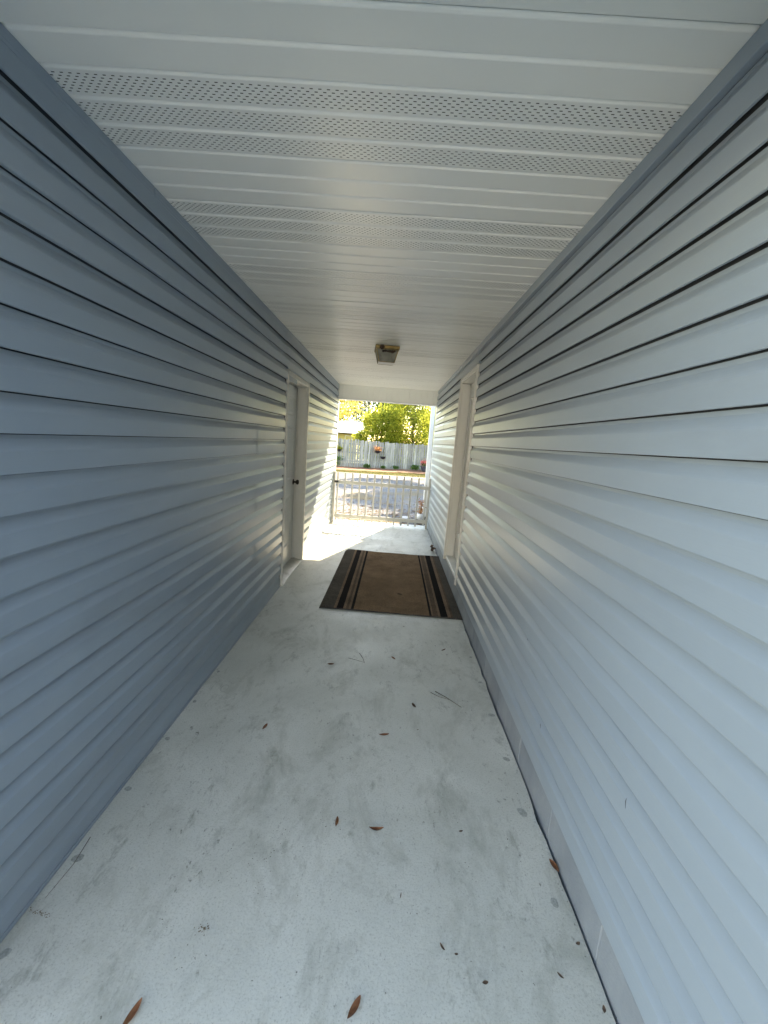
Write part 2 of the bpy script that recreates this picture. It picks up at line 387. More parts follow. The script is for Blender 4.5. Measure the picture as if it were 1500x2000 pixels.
M['dirt'] = surf('dirt specks', (0.12, 0.12, 0.10), (0.25, 0.25, 0.22), .9, 60)
M['rust'] = surf('rusty scrape', (0.10, 0.06, 0.03), (0.20, 0.14, 0.09), .9, 90)
def specks(centre, n, sx, sy, size, mat, name, ang=0.0):
    mb = MB(); ca, sa = math.cos(ang), math.sin(ang)
    for _ in range(n):
        u, v = rnd.gauss(0, sx), rnd.gauss(0, sy); x = centre[0] + u * ca - v * sa; y = centre[1] + u * sa + v * ca
        r = size * rnd.uniform(.3, 1.0); m_ = 7; o = len(mb.v); st = rnd.uniform(.4, 1.0); an = rnd.uniform(0, 3.14)
        for k in range(m_):
            t = 6.283 * k / m_; q = r * rnd.uniform(.55, 1.1)
            a_, b_ = q * math.cos(t), q * st * math.sin(t)
            mb.v.append((x + a_ * math.cos(an) - b_ * math.sin(an), y + a_ * math.sin(an) + b_ * math.cos(an), .0012 + rnd.uniform(0, .0006)))
        mb.f.append(tuple(o + k for k in range(m_)))
    o = link(name, mb.mesh(name), mat, floor); o['kind'] = 'stuff'; return o
for yy in lin(.6, 7.3, 60):
    specks((B - .022, yy + rnd.uniform(-.05, .05)), rnd.randint(1, 5), .009, .035, .0032, 'dirt', 'edge_grit')
    if rnd.random() < .7: specks((-A + .03, yy + rnd.uniform(-.05, .05)), rnd.randint(1, 4), .010, .035, .0028, 'dirt', 'edge_grit')
specks((-.974, 1.05), 60, .018, .004, .0026, 'rust', 'rust_scrape', -.12)
specks((-.466, 1.05), 30, .012, .005, .0032, 'rust', 'rust_scrape')
for c, n, sx, sy in (((-.38, 1.27), 26, .06, .02), ((-.30, 1.38), 30, .05, .02), ((-.34, 1.17), 16, .02, .03), ((-.13, 1.47), 20, .04, .03), ((-.23, 1.55), 22, .05, .03),
                     ((-.60, 1.04), 14, .02, .02), ((-.48, .99), 20, .03, .02), ((.31, 1.60), 16, .03, .03), ((.34, 1.53), 12, .03, .03), ((.40, 1.30), 9, .03, .03),
                     ((.17, 1.13), 7, .03, .02), ((-.30, 2.0), 12, .08, .05), ((.38, 1.70), 10, .03, .04), ((.1, 1.8), 14, .15, .1), ((.0, 2.4), 12, .25, .15), ((-.1, 3.0), 10, .3, .15)):
    specks(c, n, sx, sy, .0030, 'dirt', 'dirt_specks', .5)
# ------------------------------------------------------------------ siding
def course_profile(z0, c, top=None, extra=0.0):
    """(depth from wall, height) of one dutch-lap course, butt at z0"""
    pr = [(.0120, z0 + .005), (.0125, z0), (.0192, z0 + .0002), (.0200, z0 + .0022), (.0192, z0 + c * .555), (.0183, z0 + c * .59), (.0145, z0 + c * .66),
          (.0090, z0 + c * .745), (.0045, z0 + c * .815), (.0019, z0 + c * .865), (.0012, z0 + c * .972)]  # stops short so the dark core draws the shade line under each butt
    return pr
def plank(parent, side, butts, c, y0, y1, lap=0.0, zmax=None, end0=0.0, end1=0.0):
    """one vinyl panel of one or two courses; side -1 = left wall, +1 = right wall. Slightly wavy like real vinyl."""
    sb_ = sorted(butts); mb = MB(); ny = max(2, int((y1 - y0) / .45) + 1)
    ph = rnd.uniform(0, 6); am = rnd.uniform(.0002, .0009)
    for i, z0 in enumerate(sb_):
        ci = sb_[i + 1] - z0 if i + 1 < len(sb_) else c
        prof = course_profile(z0, ci)
        if zmax is not None: prof = [(d, min(z, zmax)) for d, z in prof]
        n = len(prof); o = len(mb.v)
        for y in lin(y0, y1, ny):
            w = am * math.sin(1.3 * y + ph)
            for d, z in prof:
                dd = d + lap + (w if d > .006 else 0)
                mb.v.append(((-A + dd) if side < 0 else (B - dd), y, z + w * .6))
        for j in range(ny - 1):
            for k in range(n - 1):
                a = o + j * n + k
                q = (a, a + 1, a + 1 + n, a + n)
                mb.f.append(q[::-1] if side < 0 else q)
    return part('siding_plank', mb, 'siding', parent)

def zfix(z, side):
    off = A if side < 0 else B
    return CH + (z - CH) * (off - .0190) / off

# ---- left building
left = thing('house_wing', (-A - 2.5, 4, -.12), 'blue-grey vinyl sided building on the left with a six-panel door', 'building')
CL = 0.11165 * (A - .019) / A
zl = [zfix(2.3495 - .11165 * k, -1) for k in range(21)]     # butts, k=0 under the trim ... k=20
DL0, DL1, DLH = 4.007, 5.005, 2.10
SEAM = {2: [3.95], 3: None}
pairs = [(0, 1), (2, 3), (4, 5), (6, 7), (8, 9), (10, 11), (12, 13), (14, 15), (16, 17), (18, 19), (20,)]
def pieces(y0, y1, seams):
    c = [y0] + [s for s in seams if y0 < s < y1] + [y1]
    return [(c[i] - (.022 if i else 0), c[i + 1]) for i in range(len(c) - 1)]
for pi, pr in enumerate(pairs):
    bz = [zl[i] for i in pr]; lo = min(bz)
    seams = [3.952] if pi == 0 else [4.40, 1.1] if pi == 1 else [3.195 + rnd.uniform(-.012, .012)] if pi % 2 == 0 else [.8]
    if pi == 0:
        for k, (p0, p1) in enumerate(pieces(YL0, YE + .06, seams)):
            plank(left, -1, bz, CL, p0, p1, lap=.0032 * k, zmax=2.405)
    elif pi == 1:
        up, low = max(bz), min(bz)
        for k, (p0, p1) in enumerate(pieces(YL0, YE + .06, seams)):
            if p1 <= DL0 + .01: plank(left, -1, bz, CL, p0, p1, lap=.0032 * k)
            elif p0 > DL1: plank(left, -1, bz, CL, p0, p1, lap=.0032 * k)
            else:
                plank(left, -1, [up], CL, p0, p1, lap=.0032 * k)
                if p0 < DL0: plank(left, -1, [low], CL, p0, DL0 - .020, lap=.0032 * k)
                if p1 > DL1: plank(left, -1, [low], CL, DL1 + .018, p1, lap=.0032 * k)
    else:
        for k, (p0, p1) in enumerate(pieces(YL0, DL0 - .020, seams)):
            plank(left, -1, bz, CL, p0, p1, lap=.0032 * k)
        plank(left, -1, bz, CL, DL1 + .018, YE + .06)
# bottom course strip and starter flashing
for p0, p1 in ((YL0, DL0 - .020), (DL1 + .018, YE + .06)):
    mb = MB(); pr = [(.0025, .024), (.0165, .024), (.0175, .026), (.0170, .075), (.0150, .085), (.0090, .105), (.003, .128), (.0014, zl[20] - .004)]
    for y in (p0, p1):
        for d, z in pr: mb.v.append((-A + d, y, z))
    for k in range(len(pr) - 1): mb.f.append((k, k + len(pr), k + 1 + len(pr), k + 1))
    part('starter_strip', mb, 'siding', left)
    part('base_flashing', MB().box(-A - .002, -A + .017, p0, p1, .002, .019, .002), 'siding', left)
# top trim in three lengths
for p0, p1 in ((YL0, 1.83), (1.834, 3.95), (3.954, YE + .06)):
    mb = MB().box(-A - .002, -A + .021, p0, p1, 2.406, H - .0005, .002)
    mb.box(-A + .0155, -A + .021, p0, p1, 2.396, 2.4065)
    part('top_trim', mb, 'siding', left)
core = MB()
core.box(-A - .14, -A - .0005, YL0 + .01, DL0 + .03, -.12, H + .06)
core.box(-A - .14, -A - .0005, DL1 - .03, YE + .05, -.12, H + .06)
core.box(-A - .14, -A - .0005, DL0 + .03, DL1 - .03, 2.07, H + .06)
part('wall', core, 'lapshade', left)
part('outer_wall', MB().box(-7.5, -A - .141, YL0, YOUT - .02, -.14, H + .3), 'wallcore', left)
# white corner trims at the far end
part('corner_trim', MB().box(-A - .12, -A + .018, YE + .061, YOUT, -.12, 2.19, .003), 'white', left)

def door_panels(w, h, cols, rows, th=.04, face_sign=1):
    """slab with moulded panels; local x along width, z up, y out of the face (towards +y)"""
    mb = MB()
    xs = sorted({0, w} | {v for c in cols for v in c}); zs = sorted({0, h} | {v for r in rows for v in r})
    for i in range(len(xs) - 1):
        for j in range(len(zs) - 1):
            x0, x1, z0, z1 = xs[i], xs[i + 1], zs[j], zs[j + 1]
            if (x0, x1) in cols and (z0, z1) in rows:
                rings = [(0, 0), (.012, -.009), (.030, -.009), (.045, -.002)]
                o = len(mb.v)
                for ins, d in rings:
                    mb.v += [(x0 + ins, d, z0 + ins), (x1 - ins, d, z0 + ins), (x1 - ins, d, z1 - ins), (x0 + ins, d, z1 - ins)]
                for r in range(3):
                    for k in range(4):
                        mb.f.append((o + r * 4 + (k + 1) % 4, o + r * 4 + k, o + r * 4 + 4 + k, o + r * 4 + 4 + (k + 1) % 4))
                mb.f.append((o + 15, o + 14, o + 13, o + 12))
            else:
                mb.add([(x0, 0, z0), (x1, 0, z0), (x1, 0, z1), (x0, 0, z1)], [(3, 2, 1, 0)])
    mb.add([(0, 0, 0), (w, 0, 0), (w, 0, h), (0, 0, h), (0, -th, 0), (w, -th, 0), (w, -th, h), (0, -th, h)],
           [(0, 1, 5, 4), (1, 2, 6, 5), (2, 3, 7, 6), (3, 0, 4, 7), (4, 5, 6, 7)])
    return mb
def place(mb, fn):
    mb.v = [fn(*p) for p in mb.v]; return mb

# ---- left door
ld0, ld1 = DL0 + .062, DL1 - .062
xL = -A - .098
w = ld1 - ld0
slab = door_panels(w, 2.0, [(.12, w / 2 - .055), (w / 2 + .055, w - .12)], [(.22, .80), (.98, 1.58), (1.68, 1.88)])
place(slab, lambda x, y, z: (xL + y, ld0 + x, .03 + z))
ldoor = part('door', slab, 'doorpaint', left); ldoor['label'] = 'white six-panel door in the left wall'
# jambs and head
part('jamb', MB().box(xL - .03, -A + .004, ld1 + .002, DL1 - .028, .004, 2.045, .002), 'dirtypaint', ldoor)
part('jamb', MB().box(xL - .03, -A + .004, DL0 + .028, ld0 - .002, .004, 2.045, .002), 'dirtypaint', ldoor)
part('door_stop', MB().box(xL + .004, xL + .018, ld1 - .012, ld1 + .001, .03, 2.02), 'dirtypaint', ldoor)
part('head_jamb', MB().box(xL - .03, -A + .004, DL0 + .028, DL1 - .028, 2.0455, 2.07, .002), 'dirtypaint', ldoor)
for y0, y1 in ((DL0, DL0 + .052), (DL1 - .052, DL1)):
    mb = MB().box(-A + .0045, -A + .024, y0, y1, .004, 2.099, .004)
    mb.box(-A + .024, -A + .030, y0 + .004, y1 - .024 if y0 < 4.5 else y1 - .004, .005, 2.097, .002)
    part('casing', mb, 'dirtypaint', ldoor)
mb = MB().box(-A + .0045, -A + .0235, DL0 + .0525, DL1 - .0525, 2.048, 2.1, .004)
part('head_casing', mb, 'dirtypaint', ldoor)
part('head_flashing', MB().box(-A + .0005, -A + .027, DL0 - .014, DL1 + .014, 2.1005, zl[2] - .0015, .001), 'siding', left)
mb = MB(); mb.add([(xL - .04, ld0 - .004, .034), (xL + .03, ld0 - .004, .034), (-A + .03, ld0 - .004, .010), (-A + .03, ld0 - .004, .001), (xL - .04, ld0 - .004, .001),
                   (xL - .04, ld1 + .004, .034), (xL + .03, ld1 + .004, .034), (-A + .03, ld1 + .004, .010), (-A + .03, ld1 + .004, .001), (xL - .04, ld1 + .004, .001)],
                  [(0, 1, 2, 3, 4), (9, 8, 7, 6, 5), (0, 5, 6, 1), (1, 6, 7, 2), (2, 7, 8, 3)])
part('threshold', mb, 'galv', ldoor)
kn = MB().lathe([(.0, .001), (.033, .001), (.034, .005), (.028, .010), (.012, .013), (.011, .028), (.020, .036), (.028, .046), (.029, .056), (.024, .065), (.010, .069), (0, .0695)],
                (xL + .0, ld1 - .065, .965), 20, 'X')
part('knob', kn, 'bronze', ldoor, True)
for z in (.25, 1.02, 1.8):
    part('hinge', MB().tube([(xL + .006, ld0 - .001, z - .045), (xL + .006, ld0 - .001, z + .045)], .006, 8), 'bronze', ldoor)

# ---- right building
right = thing('house_wing', (B + 3, 4, -.12), 'pale blue-grey vinyl sided building on the right with a glazed door on block foundation', 'building')
CR = .112 * (B - .019) / B
zr = [zfix(2.298 - .1085 * k - .00027 * k * k, 1) for k in range(20)]
DR0, DR1, DRH = 3.945, 4.945, 2.255
ZB = zr[19]                              # bottom of siding
rp = [(0,)] + [(i, i + 1) for i in range(1, 19, 2)] + [(19,)]
rp = [(0, 1)] + [(i, i + 1) for i in range(2, 20, 2)]
for pi, pr in enumerate(rp):
    bz = [zr[i] for i in pr]; CR = zr[pr[0] - 1] - zr[pr[0]] if pr[0] else .108
    sm = [6.30 + (.2 if pi % 3 == 0 else 0) + rnd.uniform(-.05, .05)] if pi % 2 == 0 else [-.6]
    if pi == 0:
        for k, (p0, p1) in enumerate(pieces(YR0, YE + .06, [3.93, 6.3])):
            if k == 1: plank(right, 1, [zr[0]], CR, p0, p1, lap=.0032 * k); plank(right, 1, [zr[1]], CR, DR1 + .018, p1, lap=.0032)
            else: plank(right, 1, bz, CR, p0, min(p1, DR0 - .020) if k == 0 else p1, lap=.0032 * k)
    else:
        for k, (p0, p1) in enumerate(pieces(YR0, DR0 - .020, sm)): plank(right, 1, bz, CR, p0, p1, lap=.0032 * k)
        for k, (p0, p1) in enumerate(pieces(DR1 + .018, YE + .06, sm)): plank(right, 1, bz, CR, p0, p1, lap=.0032 * k)
mb = MB()
part('top_trim', MB().box(B - .022, B + .002, YR0, 3.94, 2.385, H - .0005, .002), 'siding', right)
part('top_trim', MB().box(B - .021, B + .002, 3.944, YE + .06, 2.385, H - .0005, .002), 'siding', right)
core = MB()
core.box(B + .0005, B + .14, YR0, DR0 + .03, .19, H + .06)
core.box(B + .0005, B + .14, DR1 - .03, YE + .05, .19, H + .06)
core.box(B + .0005, B + .14, DR0 + .03, DR1 - .03, 2.225, H + .06)
part('wall', core, 'lapshade', right)
part('outer_wall', MB().box(B + .141, 7.5, YR0, YOUT - .02, -.14, H + .3), 'wallcore', right)
part('corner_trim', MB().box(B - .016, B + .12, YE + .061, YOUT, .15, 2.19, .003), 'white', right)
# foundation blocks with open joints
y = YR0; k = 0
while y < YOUT - .01:
    y1 = min(y + .405, YOUT)
    if y > DR0 - .25 and y < DR1: zt = .168
    else: zt = .185
    dx = rnd.uniform(-.0008, .0008)
    part('foundation_block', MB().box(B + dx, B + .139, y + .0015, y1 - .0015, -.12, zt, .003), 'block', right)
    y = y1
part('mortar_bed', MB().box(B + .004, B + .138, YR0, YOUT - .002, -.119, .16), 'block', right)
# ---- right door
rd0, rd1 = DR0 + .062, DR1 - .062
xR = B + .085; zR0 = .235
w = rd1 - rd0; hR = 1.965
mb = MB()
gx0, gx1, gz0, gz1 = .15, w - .15, .30, hR - .16
for x0, x1, z0, z1 in ((0, gx0, 0, hR), (gx1, w, 0, hR), (gx0, gx1, 0, gz0), (gx0, gx1, gz1, hR)):
    mb.box(xR, xR + .042, rd0 + x0, rd0 + x1, zR0 + z0, zR0 + z1)
rdoor = part('door', mb, 'doorpaint', right); rdoor['label'] = 'white door with tall narrow glass in the right wall'
fr = MB()
for x0, x1, z0, z1 in ((gx0 - .035, gx0 + .004, gz0 - .035, gz1 + .035), (gx1 - .004, gx1 + .035, gz0 - .035, gz1 + .035),
                       (gx0 + .0045, gx1 - .0045, gz0 - .035, gz0 + .004), (gx0 + .0045, gx1 - .0045, gz1 - .004, gz1 + .035)):
    fr.box(xR - .014, xR - .0005, rd0 + x0, rd0 + x1, zR0 + z0, zR0 + z1, .004)
part('glass_frame', fr, 'white', rdoor)
part('glass', MB().box(xR + .012, xR + .018, rd0 + gx0 - .001, rd0 + gx1 + .001, zR0 + gz0 - .001, zR0 + gz1 + .001), 'doorglass', rdoor)
for y0, y1 in ((rd1 + .002, DR1 - .028), (DR0 + .028, rd0 - .002)):
    part('jamb', MB().box(B - .004, xR + .06, y0, y1, .171, 2.203, .002), 'doorpaint', rdoor)
part('door_stop', MB().box(xR - .016, xR - .003, rd1 - .014, rd1 + .001, .215, 2.19), 'doorpaint', rdoor)
part('head_jamb', MB().box(B - .004, xR + .06, DR0 + .028, DR1 - .028, 2.2035, 2.225, .002), 'doorpaint', rdoor)
for y0, y1 in ((DR0, DR0 + .050), (DR1 - .054, DR1)):
    mb = MB().box(B - .026, B - .0045, y0, y1, .171, 2.254, .004)
    s0, s1 = (y0 + .016, y1 - .006) if y0 < 4.5 else (y0 + .006, y1 - .02)
    mb.box(B - .032, B - .0262, s0, s1, .172, 2.252, .002)
    part('casing', mb, 'doorpaint', rdoor)
mb = MB().box(B - .0255, B - .0045, DR0 + .0505, DR1 - .0545, 2.206, 2.2545, .004); mb.box(B - .034, B - .0257, DR0 + .051, DR1 - .055, 2.222, 2.248, .003)
part('head_casing', mb, 'doorpaint', rdoor)
part('head_flashing', MB().box(B - .028, B - .0005, DR0 - .014, DR1 + .014, 2.2555, zr[0] - .0015, .001), 'siding', right)
part('threshold', MB().box(B - .01, xR + .05, DR0 + .03, DR1 - .03, .186, .222, .004), 'white', rdoor)
part('knob', MB().lathe([(0, -.001), (.032, -.001), (.033, -.006), (.012, -.013), (.011, -.028), (.026, -.042), (.028, -.054), (.018, -.066), (0, -.067)],
                        (xR, rd0 + .065, 1.12), 18, 'X'), 'bronze', rdoor, True)
# room behind the glass keeps dark
part('inner_wall', MB().box(xR + .15, xR + .17, DR0, DR1, .1, 2.3), 'wallcore', right)
# unseen outer wing, added to shade the floor; its corner post is seen
wing = thing('shade_wall', (1.6, 9.2, -.14), 'unseen sided wall added outside to cast the floor shadow edge', 'wall')
part('wall', MB().box(.93, 3.2, YOUT + .03, 9.56, -.16, 3.9), 'wallcore', wing)
z0 = -.08; i = 0
while z0 < 3.8:
    mb = MB(); pr = course_profile(z0, .112)
    for yy in (YOUT + .03, 9.56):
        for d, z in pr: mb.v.append((.93 - d, yy, z))
    n = len(pr)
    for k in range(n - 1): mb.f.append((k, k + 1, k + 1 + n, k + n))
    part('siding_plank', mb, 'siding', wing); z0 += .112
post = thing('porch_post', (.80, 9.3, zground(9.3)), 'narrow white square post behind the right end of the gate', 'post')
zb = zground(9.3)
part('shaft', MB().box(.758, .845, 9.26, 9.345, zb + .05, 2.47, .006), 'white', post)
part('foot', MB().box(.752, .852, 9.253, 9.352, zb - .01, zb + .055, .008), 'blackmetal', post)

# ------------------------------------------------------------------ soffit ceiling
ceil = thing('soffit_ceiling', (-.15, 3.8, H), 'white ribbed vinyl soffit ceiling with bands of vent slots', 'ceiling')
P_ = .1055; Y0 = 1.277
X0, X1 = -A - .004, B + .004
TILT = [0.0, 0.0]
def strip_flat(mb, y0, y1, z):
    a = TILT[1] * (y0 - TILT[0]); b = TILT[1] * (y1 - TILT[0])
    mb.add([(X0, y0, z + a), (X1, y0, z + a), (X1, y1, z + b), (X0, y1, z + b)], [(3, 2, 1, 0)])
def vent_strip(mb, ya, yb, z):
    rows = 7; rp_ = .0104; st = ya + (yb - ya - rows * rp_) / 2 
    strip_flat(mb, ya, st, z)
    for r in range(rows):
        y = st + r * rp_
        strip_flat(mb, y, y + .0036, z)
        x = X0; xs = X0 + .012 + (.0118 if r % 2 else 0)
        za = z + TILT[1] * (y + .0036 - TILT[0]); zb = z + TILT[1] * (y + .0068 - TILT[0])
        while xs < X1 - .02:
            mb.add([(x, y + .0036, za), (xs, y + .0036, za), (xs, y + .0068, zb), (x, y + .0068, zb)], [(3, 2, 1, 0)])
            x = xs + .0088; xs += .0236
        mb.add([(x, y + .0036, za), (X1, y + .0036, za), (X1, y + .0068, zb), (x, y + .0068, zb)], [(3, 2, 1, 0)])
        strip_flat(mb, y + .0068, y + rp_, z)
    strip_flat(mb, st + rows * rp_, yb, z)
def soffit(k):
    vented = (k % 2 == 0); mb = MB(); y = Y0 + k * 3 * P_
    for s in range(3):
        a = y + s * P_
        # rounded V groove at the start of every strip
        pr = [(0, 0), (.0025, .0015), (.0050, .0070), (.0065, .0085), (.0085, .0080), (.0130, .0030), (.0165, .0006), (.0185, 0)]
        o = len(mb.v)
        for dy, dz in pr: mb.v += [(X0, a + dy, H + dz), (X1, a + dy, H + dz)]
        for i in range(len(pr) - 1): mb.f.append((o + 2 * i, o + 2 * i + 2, o + 2 * i + 3, o + 2 * i + 1))
        end = a + P_ - (.0012 if s == 2 else 0)
        TILT[:] = [a + .0185, rnd.gauss(0, .011)]
        if vented: vent_strip(mb, a + .0185, end, H)
        else: strip_flat(mb, a + .0185, end, H)
    o = part('soffit_panel', mb, 'soffit', ceil)
    if vented and k == 0: o['label'] = 'soffit panel pierced with rows of vent slots'
k0 = int(math.floor((YC0 - Y0) / (3 * P_)))
k1 = int(math.ceil((YE - Y0) / (3 * P_)))
for k in range(k0, k1): soffit(k)
part('backing', MB().box(X0, X1, YC0 - .3, YOUT - .01, H + .035, H + .075), 'plenum', ceil)  # near-black board stands for the shaded void above the vent slots
roof = thing('roof', (-.15, 4, H + .3), 'low grey shingle roof over the breezeway and both wings', 'roof')
rf = MB()
rf.add([(-8, YC0 - .2, H + .08), (8, YC0 - .2, H + .08), (8, YOUT + .02, H + .08), (-8, YOUT + .02, H + .08), (-8, 4, H + 1.15), (8, 4, H + 1.15)],
       [(0, 3, 2, 1), (0, 1, 5, 4), (2, 3, 4, 5), (0, 4, 3), (1, 2, 5)])
part('roof_slopes', rf, 'shingle', roof)

# lintel
lint = thing('lintel_beam', (-.15, 7.66, 2.19), 'pale grooved panel header over the gated opening', 'beam')
part('core', MB().box(-A - .1, B + .1, YE + .014, YOUT - .004, 2.196, H + .07), 'wallcore', lint)
x = -A + .002; g = .1037; zt = H + .002
while x < B - .01:
    x1 = min(x + g, B - .002)
    mb = MB(); pr = [(x, .0135), (x + .006, .0135), (x + .0085, .0006), (x + .011, 0), (x1 - .001, 0), (x1, .0135)]
    for px, d in pr: mb.v += [(px, YE + d, 2.205), (px, YE + d, zt)]
    for i in range(len(pr) - 1): mb.f.append((2 * i, 2 * i + 2, 2 * i + 3, 2 * i + 1))
    part('header_board', mb, 'soffit', lint)
    x = x1
part('bottom_trim', MB().box(-A + .002, B - .002, YE - .006, YOUT, 2.183, 2.2045, .003), 'white', lint)

hd = thing('lintel_beam', (-.15, YC0, 2.19), 'pale header over the near end of the breezeway, above the viewer', 'beam')
part('core', MB().box(-A - .1, B + .1, YC0 - .15, YC0 - .001, 2.19, H + .07), 'soffit', hd)
reflector = thing('house', (-1, -12.5, -.12), 'unseen pale house added behind the viewer to bounce sunlight in', 'building')  # added out of view as a sunlit reflector for the passage
part('wall', MB().box(-14, 11, -16, -9, -.15, 3.9), 'bouncewall', reflector)
rfo = MB(); rfo.add([(-14.6, -16.5, 3.9), (11.6, -16.5, 3.9), (11.6, -8.8, 3.9), (-14.6, -8.8, 3.9), (-14.6, -12.5, 5.6), (11.6, -12.5, 5.6)], [(0, 3, 2, 1), (0, 1, 5, 4), (2, 3, 4, 5), (0, 4, 3), (1, 2, 5)])
part('roof', rfo, 'shingle', reflector)
for x in (-11, -7, -3, 1, 5, 8.6):
    wo = part('window', MB().box(x - .55, x + .55, -8.998, -8.95, 1.0, 2.4), 'white', reflector); part('pane', MB().box(x - .48, x + .48, -8.949, -8.94, 1.07, 2.33), 'doorglass', wo)
# ------------------------------------------------------------------ gate
YG = 7.44
gate = thing('picket_gate', (-.15, YG, 0), 'white picket gate across the far end of the breezeway', 'gate')
part('latch_post', MB().box(-A + .018, -A + .062, YG - .022, YG + .022, .004, .925, .004), 'gatewhite', gate)
part('hinge_post', MB().box(B - .056, B - .018, YG - .022, YG + .022, .004, .915, .004), 'gatewhite', gate)
tilt = .012 / 1.76
for zc in (.742, .135):
    part('rail', MB().box(-A + .068, B - .060, YG - .020, YG + .006, zc - .031, zc + .031, .005), 'gatewhite', gate)
for i in range(12):
    x = -.937 + i * .1308
    zt = .915; mb = MB(); hw = .0145
    o = [(x - hw, .032), (x + hw, .032), (x + hw, zt - .012), (x + .005, zt), (x - .005, zt), (x - hw, zt - .012)]
    for yy in (YG + .007, YG + .024):
        mb.v += [(px, yy, pz) for px, pz in o]
    mb.f += [(0, 1, 2, 3, 4, 5), (11, 10, 9, 8, 7, 6)] + [((k + 1) % 6, k, k + 6, (k + 1) % 6 + 6) for k in range(6)]
    part('picket', mb, 'gatewhite', gate)
part('end_stile', MB().box(B - .105, B - .074, YG + .007, YG + .024, .06, .80, .003), 'gatewhite', gate)
la = part('latch', MB().box(-A + .046, -A + .118, YG - .034, YG - .0205, .735, .760, .003).box(-A + .06, -A + .085, YG - .042, YG - .034, .728, .766, .003), 'blackmetal', gate)
ring = [(-A + .088 + .013 * math.sin(t), YG - .036, .712 + .022 * math.cos(t)) for t in lin(0, 2 * math.pi, 15)]
part('padlock_ring', MB().tube(ring, .0022, 6), 'blackmetal', la)
for zc in (.74, .14):
    part('hinge', MB().box(B - .066, B - .05, YG - .028, YG - .0225, zc - .03, zc + .03, .002), 'gatewhite', gate)

# ------------------------------------------------------------------ ceiling light
LX, LY = -.137, 4.435
lt = thing('ceiling_light', (LX, LY, H), 'square tarnished brass ceiling lantern with dusty glass and mud nests', 'ceiling light')
ROT = Matrix.Translation((LX, LY, H)) @ Matrix.Rotation(math.radians(6), 4, 'Z')
def lpart(name, mb, mat, smooth=False, par=lt):
    mb.v = [tuple(ROT @ Vector(p)) for p in mb.v]; return part(name, mb, mat, par, smooth)
lpart('base', MB().box(-.118, .118, -.118, .118, -.034, -.0005, .004), 'brass')
lpart('rim', MB().box(-.110, .110, -.110, .110, -.040, -.0345, .002), 'brass')
t0, t1, zt, zb = .104, .076, -.041, -.150
cs = [(-1, -1), (1, -1), (1, 1), (-1, 1)]
for i in range(4):
    a, b = cs[i], cs[(i + 1) % 4]; k0_, k1_ = .97, .95
    mb = MB(); o = [(a[0] * t0, a[1] * t0, zt), (b[0] * t0, b[1] * t0, zt), (b[0] * t1, b[1] * t1, zb), (a[0] * t1, a[1] * t1, zb)]
    inn = [(p[0] * .965, p[1] * .965, p[2]) for p in o]
    mb.add(o + inn, [(3, 2, 1, 0), (4, 5, 6, 7), (0, 1, 5, 4), (1, 2, 6, 5), (2, 3, 7, 6), (3, 0, 4, 7)])
    lpart('glass_pane', mb, 'lampglass')
    lpart('corner_bar', MB().tube([(a[0] * t0 * 1.0, a[1] * t0 * 1.0, zt), (a[0] * t1 * 1.01, a[1] * t1 * 1.01, zb)], .0045, 6), 'brass')
    lpart('bottom_bar', MB().tube([(a[0] * t1, a[1] * t1, zb - .001), (b[0] * t1, b[1] * t1, zb - .001)], .0035, 6), 'white' if i in (1, 3) else 'brass')  # side bars are white to paint highlights along the pane edges
lpart('bottom_pane', MB().box(-t1 * .95, t1 * .95, -t1 * .95, t1 * .95, zb - .002, zb + .002), 'white')
lpart('bulb', MB().lathe([(0, -.115), (.014, -.112), (.027, -.098), (.030, -.085), (.024, -.066), (.014, -.05), (.013, -.041)], (0, 0, 0), 14), 'white', True)
def blob(c, r, sq=(1, 1, 1), n=10, m=7):
    mb = MB(); 
    for i in range(m + 1):
        th = math.pi * i / m
        for k in range(n):
            ph = 2 * math.pi * k / n; rr = r * (1 + rnd.uniform(-.18, .18))
            mb.v.append((c[0] + sq[0] * rr * math.sin(th) * math.cos(ph), c[1] + sq[1] * rr * math.sin(th) * math.sin(ph), c[2] + sq[2] * rr * math.cos(th)))
    for i in range(m):
        for k in range(n):
            a = i * n + k; b = i * n + (k + 1) % n; mb.f.append((a, a + n, b + n, b))
    return mb
lpart('mud_nest', blob((-.057, -.121, -.02), .024, (1, .7, .95)), 'nest', True)
for dx, r in ((-.02, .013), (.0, .010), (.022, .014), (.048, .017), (.068, .011), (-.04, .012)):
    lpart('mud_nest', blob((dx, -.106, -.050 - rnd.uniform(0, .008)), r, (1.2, .6, .8)), 'nest', True)

# ------------------------------------------------------------------ doormat
mw, ml, nx, nyy = 1.27, 2.03, 30, 48
rug = bpy.data.meshes.new('doormat'); vs = []; fs = []; uvs = []
def rz(u, v):
    e = .009 + .0012 * math.sin(9 * u + 3 * v) + .0015 * math.sin(5 * v + 2)
    if v > .97: e += .010 * (v - .97) / .03 * max(0, math.sin(7 * u + 1.0))
    return e
for j in range(nyy + 1):
    for i in range(nx + 1):
        u, v = i / nx, j / nyy
        x = -mw / 2 + mw * u; y = ml * v
        if i == 0 and j == nyy: x += .03; y -= .012
        if i == 0 and j == nyy - 1: x += .006
        vs.append((x, y + .008 * math.sin(3.1 * u + 1) * (1 if v in (0, 1) else 0), rz(u, v))); uvs.append((u, v))
for j in range(nyy):
    for i in range(nx):
        a = j * (nx + 1) + i; fs.append((a, a + 1, a + nx + 2, a + nx + 1))
top = len(vs)
rug.from_pydata(vs, [], fs); rug.update()
ul = rug.uv_layers.new(name='UVMap')
for lp in rug.loops: ul.data[lp.index].uv = uvs[lp.vertex_index]
rug.shade_smooth()
rugt = thing('doormat', (.088, 3.545, 0), 'large brown striped doormat lying before the right-hand door', 'doormat')
